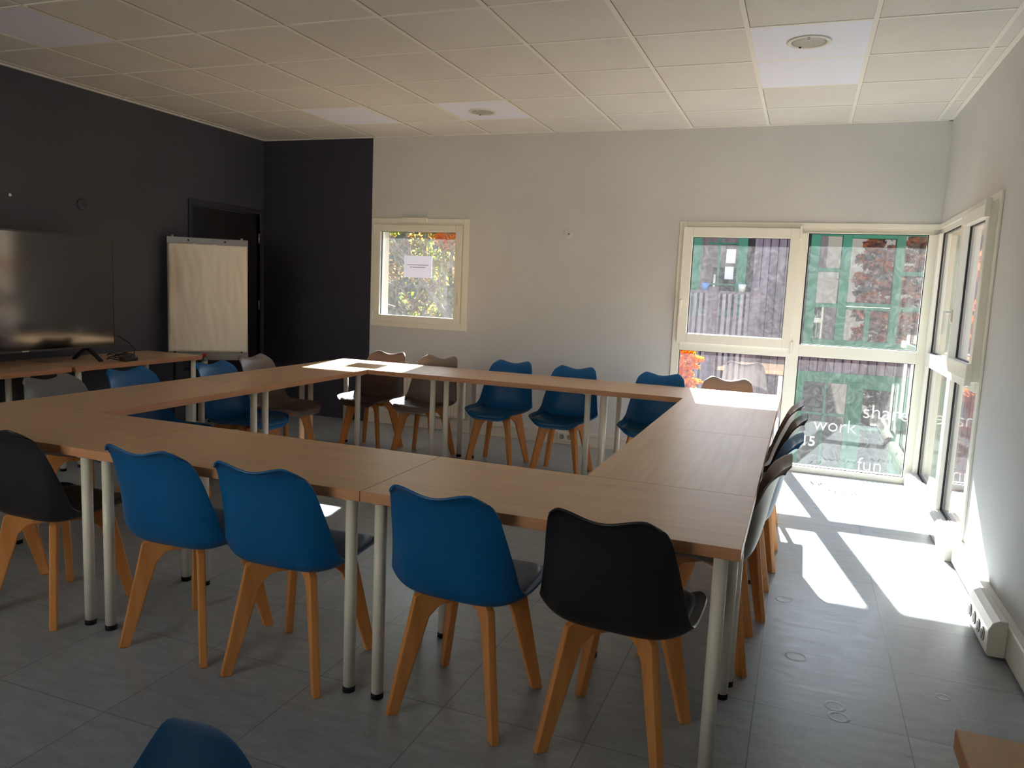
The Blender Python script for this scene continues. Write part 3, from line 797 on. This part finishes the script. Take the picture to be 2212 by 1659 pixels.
o = b.obj('paper_sheet', mat('flip_paper', lin(236, 227, 212), .8, .2), r)
so = o.modifiers.new('thick', 'SOLIDIFY'); so.thickness = .001
b = MB(); slab(b, -hw+.012, hw-.012, .72, 1.66, -.006, 0); b.obj('paper_pad', mat('pad_edge', lin(215, 206, 190), .8, .2), r)
for x, y1_, nm in ((-.26, -.02, 0), (.26, -.02, 0), (0, .45, 1)):
    b = MB()
    if nm: b.cyl((0, .05, 1.45), (0, .40, .02), .012, n=12); b.cyl((0, .40, .02), (0, .405, 0), .016, n=12)
    else: b.cyl((x, .035, 1.3), (x*1.15, -.02, .02), .014, n=12); b.cyl((x*1.15, -.02, .02), (x*1.15, -.021, 0), .018, n=12)
    b.obj('leg', MT['black'], r)
b = MB(); slab(b, -.20, .10, .555, .567, -.13, .03); b.obj('shelf', MT['black'], r, .002)
# spray bottle on the shelf
p = Vector((mid.x, mid.y, 0))+Matrix.Rotation(fang, 3, 'Z') @ Vector((-.035, -.093, .5675))
bt = empty('spray_bottle', p); tag(bt, 'slim bottle with a red cap beside the flipchart, behind a blue chair', 'bottle')
b = MB(); b.lathe([(0, 0), (.024, 0), (.026, .004), (.026, .075), (.022, .09), (.011, .10), (.011, .108), (0, .108)]); b.obj('bottle_body', mat('bottle_grey', lin(110, 112, 112), .35, .5), bt)
b = MB(); b.lathe([(.0265, .03), (.0268, .03), (.0268, .068), (.0265, .068)]); b.obj('bottle_label', mat('bottle_label', lin(170, 165, 150), .6, .3), bt)
b = MB(); b.lathe([(0, .106), (.013, .106), (.013, .122), (.016, .124), (.016, .134), (0, .136)]); b.obj('cap', mat('red_cap', lin(200, 20, 30), .4, .5), bt)

# ---------------------------------------------------------------- outside
b = MB(); b.box(-8, 14, -18, -15, -3, 4.5); b.box(-8.3, 14.3, -18.3, -14.8, 4.5, 4.7)
b.box(-20, 22, -15, YB-.25, -3.1, -3.0)
o = b.obj('building', mat('fill_bounce_render', lin(178, 170, 160), .85, .2)); tag(o, kind='structure')  # pale building added behind the camera, bounces sun into the room as fill
FY = 5.0
b = MB(); b.box(-14, 22, .35, 30, -3.1, -3.0); o = b.obj('yard', noisy('yard_gravel', lin(104, 96, 80), lin(84, 90, 60), 2, .9, .1)); tag(o, kind='structure')
b = MB()
vs = []
for j, (y, z) in enumerate(((9.6, -3.0), (10.6, -1.0), (11.6, 1.2), (12.8, 3.3), (16, 4.4), (30, 5.0))):
    vs.append([b.bm.verts.new((x, y, z+.3*mn.noise(Vector((x*.4, y*.3, 1))))) for x in range(-20, 3)])
for A, B in zip(vs, vs[1:]):
    for i in range(len(A)-1):
        f = b.bm.faces.new((A[i], A[i+1], B[i+1], B[i])); f.smooth = True
o = b.obj('hillside', noisy('hillside_scrub', lin(104, 94, 72), lin(72, 68, 48), 5, .95, .1, detail=8)); tag(o, kind='structure')

bld = empty('building', (0, 0, 0)); tag(bld, 'timber-clad building with green windows standing opposite behind the glazing', 'building')
wins = [  # x0, x1, z0, z1 openings
 (5.20, 6.98, .74, 2.36), (3.56, 4.36, 1.10, 2.40), (5.16, 7.10, -1.40, .40)]
FX0, FX1, FZ0, FZ1 = 3.05, 9.5, -3.0, 2.62
b = MB(); wall_with_holes(b, FX0, FX1, FZ0, FZ1, wins, lambda b, a, c, d, e: b.box(a, c, FY+.02, FY+.25, d, e)); b.obj('wall', mat('dark_batten', lin(46, 40, 42), .9, .1), bld)
# vertical boards with open joints
b = MB(); x = FX0; rb = random.Random(11)
while x < FX1:
    wd = .108
    segs = [(FZ0, FZ1)]
    for (a, c, d, e) in wins:
        if x+wd > a-.002 and x < c+.002:
            ns = []
            for (s0, s1) in segs:
                if s0 < d: ns.append((s0, min(s1, d)))
                if s1 > e: ns.append((max(s0, e), s1))
                if s1 <= d or s0 >= e: pass
            segs = ns
    for (s0, s1) in segs:
        yy = FY-rb.uniform(0, .006)
        b.box(x+.006, x+wd-.006, yy-.012, FY+.019, s0, s1)
    x += wd
b.obj('cladding_boards', MT['clad'], bld)
b = MB(); b.box(FX0-.1, FX1+.1, FY-.2, FY+3, FZ1, FZ1+.06); b.obj('flat_roof', mat('roof_grey', lin(120, 118, 116), .8, .2), bld)
pm = mat('reflecting_pane', lin(30, 28, 28), .02, .5); pm.node_tree.nodes['Principled BSDF'].inputs['IOR'].default_value = 1.6
def bpane(par, x0, x1, z0, z1, tilt=0.0, y=None):
    y = FY-.005 if y is None else y
    cx = (x0+x1)/2; dz = math.tan(tilt)*(x1-x0)/2
    b = MB(); vs = [b.bm.verts.new(v) for v in ((x0, y-dz, z0), (x1, y+dz, z0), (x1, y+dz, z1), (x0, y-dz, z1))]
    vb = [b.bm.verts.new(v.co+Vector((0, .006, 0))) for v in vs]
    b.bm.faces.new(vs); b.bm.faces.new(vb[::-1])
    for i in range(4): b.bm.faces.new((vs[i], vs[(i+1) % 4], vb[(i+1) % 4], vb[i]))
    b.obj('pane', pm, par)
def bwin(bars, panes):
    b = MB()
    for (x0, x1, z0, z1, d) in bars: b.box(x0, x1, FY-.03-d, FY+.05, z0, z1)
    o = b.obj('window', MT['green'], bld, .006)
    for p in panes: bpane(o, *p)
    return o
T6 = math.radians(5)
bwin([(5.20, 5.325, .74, 2.36, 0), (5.605, 5.725, .74, 2.36, .01), (6.275, 6.385, .74, 2.36, .01), (6.86, 6.98, .74, 2.36, 0),
      (5.325, 5.605, 2.28, 2.36, 0), (5.725, 6.275, 2.25, 2.36, .012), (6.385, 6.86, 2.29, 2.36, 0),
      (5.325, 5.605, 1.79, 1.845, 0), (5.325, 5.605, 1.30, 1.36, 0), (6.385, 6.86, 1.765, 1.825, 0), (6.385, 6.86, 1.29, 1.35, 0),
      (5.725, 6.275, 1.33, 1.385, .012), (5.725, 6.275, 1.285, 1.325, 0), (5.975, 6.035, .84, 1.285, 0),
      (5.325, 6.86, .74, .86, .005), (5.16, 7.02, .70, .74, .03)],
     [(5.32, 5.61, 1.84, 2.29, T6), (5.32, 5.61, 1.35, 1.80, T6*1.3), (5.32, 5.61, .85, 1.31, T6*.6), (5.72, 6.28, 1.38, 2.26, T6), (5.72, 5.98, .85, 1.29, T6*.8), (6.03, 6.28, .85, 1.29, T6*1.2),
      (6.38, 6.87, 1.82, 2.30, T6*.9), (6.38, 6.87, 1.34, 1.77, T6*.8), (6.38, 6.87, .85, 1.30, T6*.7)])
bwin([(3.56, 3.72, 1.10, 2.40, 0), (4.225, 4.36, 1.10, 2.40, 0), (3.72, 4.225, 2.33, 2.40, 0), (3.72, 4.225, 1.10, 1.20, 0), (3.955, 3.985, 1.20, 2.33, -.01), (3.72, 4.225, 2.135, 2.16, -.01), (3.72, 4.225, 1.55, 1.575, -.01)],
     [(3.71, 4.235, 1.19, 2.34, T6)])
bwin([(5.16, 5.27, -1.40, .40, 0), (5.27, 7.10, .285, .40, .01), (5.27, 5.86, .25, .285, 0), (5.545, 5.575, -1.3, .25, -.01), (5.27, 5.84, -.215, -.18, -.01), (5.84, 5.90, -1.4, .285, .012), (5.90, 6.05, -1.4, .285, 0), (6.05, 7.10, .20, .285, 0), (6.05, 6.6, -.37, -.33, 0),
      (6.44, 6.60, -1.4, .2, 0), (6.98, 7.10, -1.4, .4, 0), (5.27, 6.98, -1.40, -1.30, 0)],
     [(5.26, 5.86, -1.35, .26, T6*.4), (6.04, 6.46, -1.35, .21, T6*.5), (6.58, 7.0, -1.35, .21, T6*.5)])
for (x, z) in ((3.93, 1.80), (4.03, 2.02)):
    pass
for (x0, x1, z0, z1) in ((4.07, 4.20, 1.87, 2.07), (4.065, 4.185, 1.64, 1.82)):
    b = MB(); b.box(x0, x1, FY-.016, FY-.0145, z0, z1); o = b.obj('paper_sheet', mat('notice_paper', lin(225, 228, 224), .8, .2)); tag(o, 'white paper sheet taped inside the green window opposite, %s of two' % ('upper' if z0 > 1.8 else 'lower'), 'paper', 'papers in the green window')
MT['slat'] = noisy('pale_weathered_slats', lin(138, 126, 130), lin(168, 156, 160), 9, .85, .2, stretch=(1, 1, .1))
# balcony fence with vertical slats in front of the facade
fn = empty('balcony_fence'); tag(fn, 'weathered grey slatted balcony fence in front of the green window opposite', 'fence')
FYf = 4.35
def fx(x): return 5.195+(x-5.195)*(FYf+6.648)/(5+6.648)
b = MB(); zt_ = 1.43; x = fx(3.40)
while x < fx(4.55):
    b.box(x, x+.045, FYf-.02, FYf, -.15, zt_); x += .078
b.obj('slats', MT['slat'], fn)
b = MB(); b.box(fx(3.3), fx(4.62), FYf-.005, FYf+.04, zt_, zt_+.035); b.box(fx(3.3), fx(4.62), FYf, FYf+.03, .1, .16); b.obj('rail', MT['clad'], fn)
for x in (fx(3.86), fx(4.45)):
    b = MB(); b.box(x, x+.13, FYf-.04, FYf+.06, -3.0, zt_+.09); b.obj('post', MT['clad'], fn)
# deck that carries the fence
b = MB(); b.box(fx(3.2), fx(4.7), FYf-.05, FY-.02, -.3, -.16); b.obj('deck', MT['clad'], fn)
# pots on the fence shelf
for (x, c, lab) in ((fx(3.80), lin(70, 130, 190), 'blue flower pot on the balcony rail opposite'), (fx(4.32), lin(215, 215, 205), 'pale flower pot on the balcony rail opposite')):
    b = MB(); b.lathe([(0, 0), (.04, 0), (.055, .10), (.05, .10), (0, .095)], (x, FYf+.017, zt_+.036)); o = b.obj('flower_pot', mat('pot_glaze', c, .4, .5)); tag(o, lab, 'pot')

def rot_rand(rn):
    return Matrix.Rotation(rn.uniform(0, 2*PI), 3, 'Z') @ Matrix.Rotation(rn.uniform(-1.3, 1.3), 3, 'X') @ Matrix.Rotation(rn.uniform(0, 2*PI), 3, 'Y')
def leaves(clusters, size, m, name, parent, seed, stretch=1.6):
    rn = random.Random(seed); b = MB()
    for (c, rad, n) in clusters:
        for k in range(n):
            while True:
                v = Vector((rn.uniform(-1, 1), rn.uniform(-1, 1), rn.uniform(-1, 1)))
                if v.length < 1: break
            p = Vector(c)+Vector((v.x*rad[0], v.y*rad[1], v.z*rad[2])); R = rot_rand(rn); s = size*rn.uniform(.6, 1.3)
            q = [Vector((-s*.5, 0, 0)), Vector((0, 0, -s*.5*stretch)), Vector((s*.5, 0, 0)), Vector((0, s*.15, s*.5*stretch))]
            b.bm.faces.new([b.bm.verts.new(p+R @ t) for t in q])
    return b.obj(name, m, parent, fix=False)
def tree(name, base, h, seed, label, lm, spread=1.0, nl=14, per=110, size=.07, lean=(0, 0), group=None):
    rn = random.Random(seed); r = empty(name, base); tag(r, label, 'tree', group)
    b = MB(); tips = []
    def branch(p, d, ln, rad, depth):
        pts = [p]; q = p.copy()
        for k in range(5):
            d = (d+Vector((rn.uniform(-.22, .22), rn.uniform(-.22, .22), rn.uniform(-.05, .16)))).normalized(); q = q+d*ln/5; pts.append(q.copy())
        b.tube(pts, [rad*(1-.14*i) for i in range(6)], 7 if depth > 1 else 5)
        if depth <= 1: tips.append(pts[3]); tips.append(pts[-1])
        if depth > 0:
            for k in range(4 if depth > 1 else 3):
                dd = (d*.6+Vector((rn.uniform(-1, 1), rn.uniform(-1, 1), rn.uniform(-.2, .8)))*spread*.8).normalized()
                branch(pts[rn.choice((2, 3, 4, 5))].copy(), dd, ln*rn.uniform(.5, .7), rad*.5, depth-1)
    branch(Vector((0, 0, 0)), Vector((lean[0], lean[1], 1)).normalized(), h*.6, h*.018, 3)
    b.obj('trunk', MT['bark'], r)
    rn.shuffle(tips)
    leaves([(t, (.22, .22, .18), per) for t in tips[:nl]], size, lm, 'foliage', r, seed+1)
    return r
tree('leafy_tree', (-1.9, 6.6, -3.0), 6.4, 1, 'bare-branched tree with olive leaves behind the square window', MT['leaf_olive'], 1.1, 60, 26, .07, group='trees outside the square window')
tree('leafy_tree', (-.9, 6.0, -3.0), 6.2, 8, 'yellow-green tree on the right behind the square window', MT['leaf_yellow'], 1.0, 60, 60, .075, group='trees outside the square window')
tree('leafy_tree', (-2.6, 8.6, -3.0), 7.2, 15, 'pale tangle of branches farther behind the square window', MT['leaf_olive'], 1.2, 60, 20, .08, group='trees outside the square window')
tree('leafy_tree', (-.2, 8.2, -3.0), 6.6, 23, 'slender yellow tree farther off behind the square window', MT['leaf_yellow'], 1.0, 50, 40, .08, group='trees outside the square window')
r = empty('orange_tree', (-1.25, 6.9, -3.0)); tag(r, 'vivid orange autumn tree top behind the square window', 'tree')
b = MB(); b.tube([(0, 0, 0), (.05, 0, 2), (.0, .05, 4), (.05, 0, 5.3)], [.09, .07, .05, .02], 8); b.obj('trunk', MT['bark'], r)
leaves([((rx, ry, z), (.30, .3, .22), 260) for rx, ry, z in ((0, 0, 5.25), (.25, .1, 5.35), (-.2, 0, 5.45), (.5, 0, 5.55), (.1, 0, 5.7))], .07, MT['leaf_orange'], 'foliage', r, 77)
# orange shrub close outside the low pane
r = empty('orange_shrub', (4.15, 1.1, -3.0)); tag(r, 'bright orange feathery shrub close outside the low left pane', 'shrub')
b = MB(); b.tube([(0, 0, 0), (-.02, 0, 1.5), (.02, 0, 2.8), (0, 0, 3.86)], [.035, .03, .02, .008], 8)
for k in range(9):
    z = 3.42+k*.05; b.tube([(0, 0, z), (.07*(1 if k % 2 else -1), 0, z+.02), (.14*(1 if k % 2 else -1), .02, z-.01)], [.006, .004, .002], 5)
b.obj('stem', MT['bark'], r)
leaves([((-.02+.05*math.sin(k*2.1), 0, 3.47+k*.075), (.135, .11, .032), 420) for k in range(6)], .024, MT['leaf_orange'], 'foliage', r, 31, 2.2)
# rust coloured trees on the right, mirrored in the panes opposite
for (x, y, h, lab, sd) in ((6.98, 1.35, 6.8, 'rust coloured conifer close to the corner, mirrored in the green window panes', 54), (8.35, 1.1, 7.0, 'rust coloured conifer beside the building, mirrored in the green window panes', 51), (9.3, .3, 7.6, 'farther rust coloured conifer, mirrored in the green window panes', 52), (8.6, -2.2, 7.2, 'rust coloured conifer outside the right-hand glazing', 53)):
    r = empty('rust_conifer', (x, y, -3.0)); tag(r, lab, 'tree')
    b = MB(); b.tube([(0, 0, 0), (.05, 0, h*.4), (0, .04, h*.7), (0, 0, h)], [.13, .10, .06, .015], 8)
    rn = random.Random(sd); cl = []
    for k in range(46):
        z = 1.2+(h-1.3)*k/46; rad = (.62 if sd == 54 else .95)*(1-(z/h)**1.5)+.12; t = k*2.4
        p = (rad*.6*math.cos(t), rad*.6*math.sin(t), z); b.tube([(0, 0, z-.1), (p[0]*.6, p[1]*.6, z+.02), (p[0]*1.5, p[1]*1.5, z-.03)], [.025, .015, .006], 5)
        cl.append((p, (rad*.55, rad*.55, .14), 110))
    b.obj('trunk', MT['bark'], r)
    leaves(cl, .075, MT['leaf_rust'], 'foliage', r, sd+5, 2.0)
# low house to the right
hb = empty('small_house', (0, 0, 0)); tag(hb, 'cream house with a clay tile roof seen past the right-hand glazing', 'house')
b = MB(); b.box(11.5, 17, -4, 3.2, -3, 2.1); b.obj('wall', MT['exterior'], hb)
b = MB(); b.prism([(-.4, 0), (3.0, 1.5), (6.4, 0), (6.4, .12), (3.0, 1.64), (-.4, .12)], (11.3, -.4, 2.1), (1, 0, 0), (0, 0, 1), (0, 1, 0), 8.0); b.obj('roof', MT['roof'], hb)
b = MB(); b.box(11.46, 11.5, -1.2, 0.2, .2, 1.4); b.obj('window', MT['green'], hb)

for m_ in list(bpy.data.meshes):
    pass
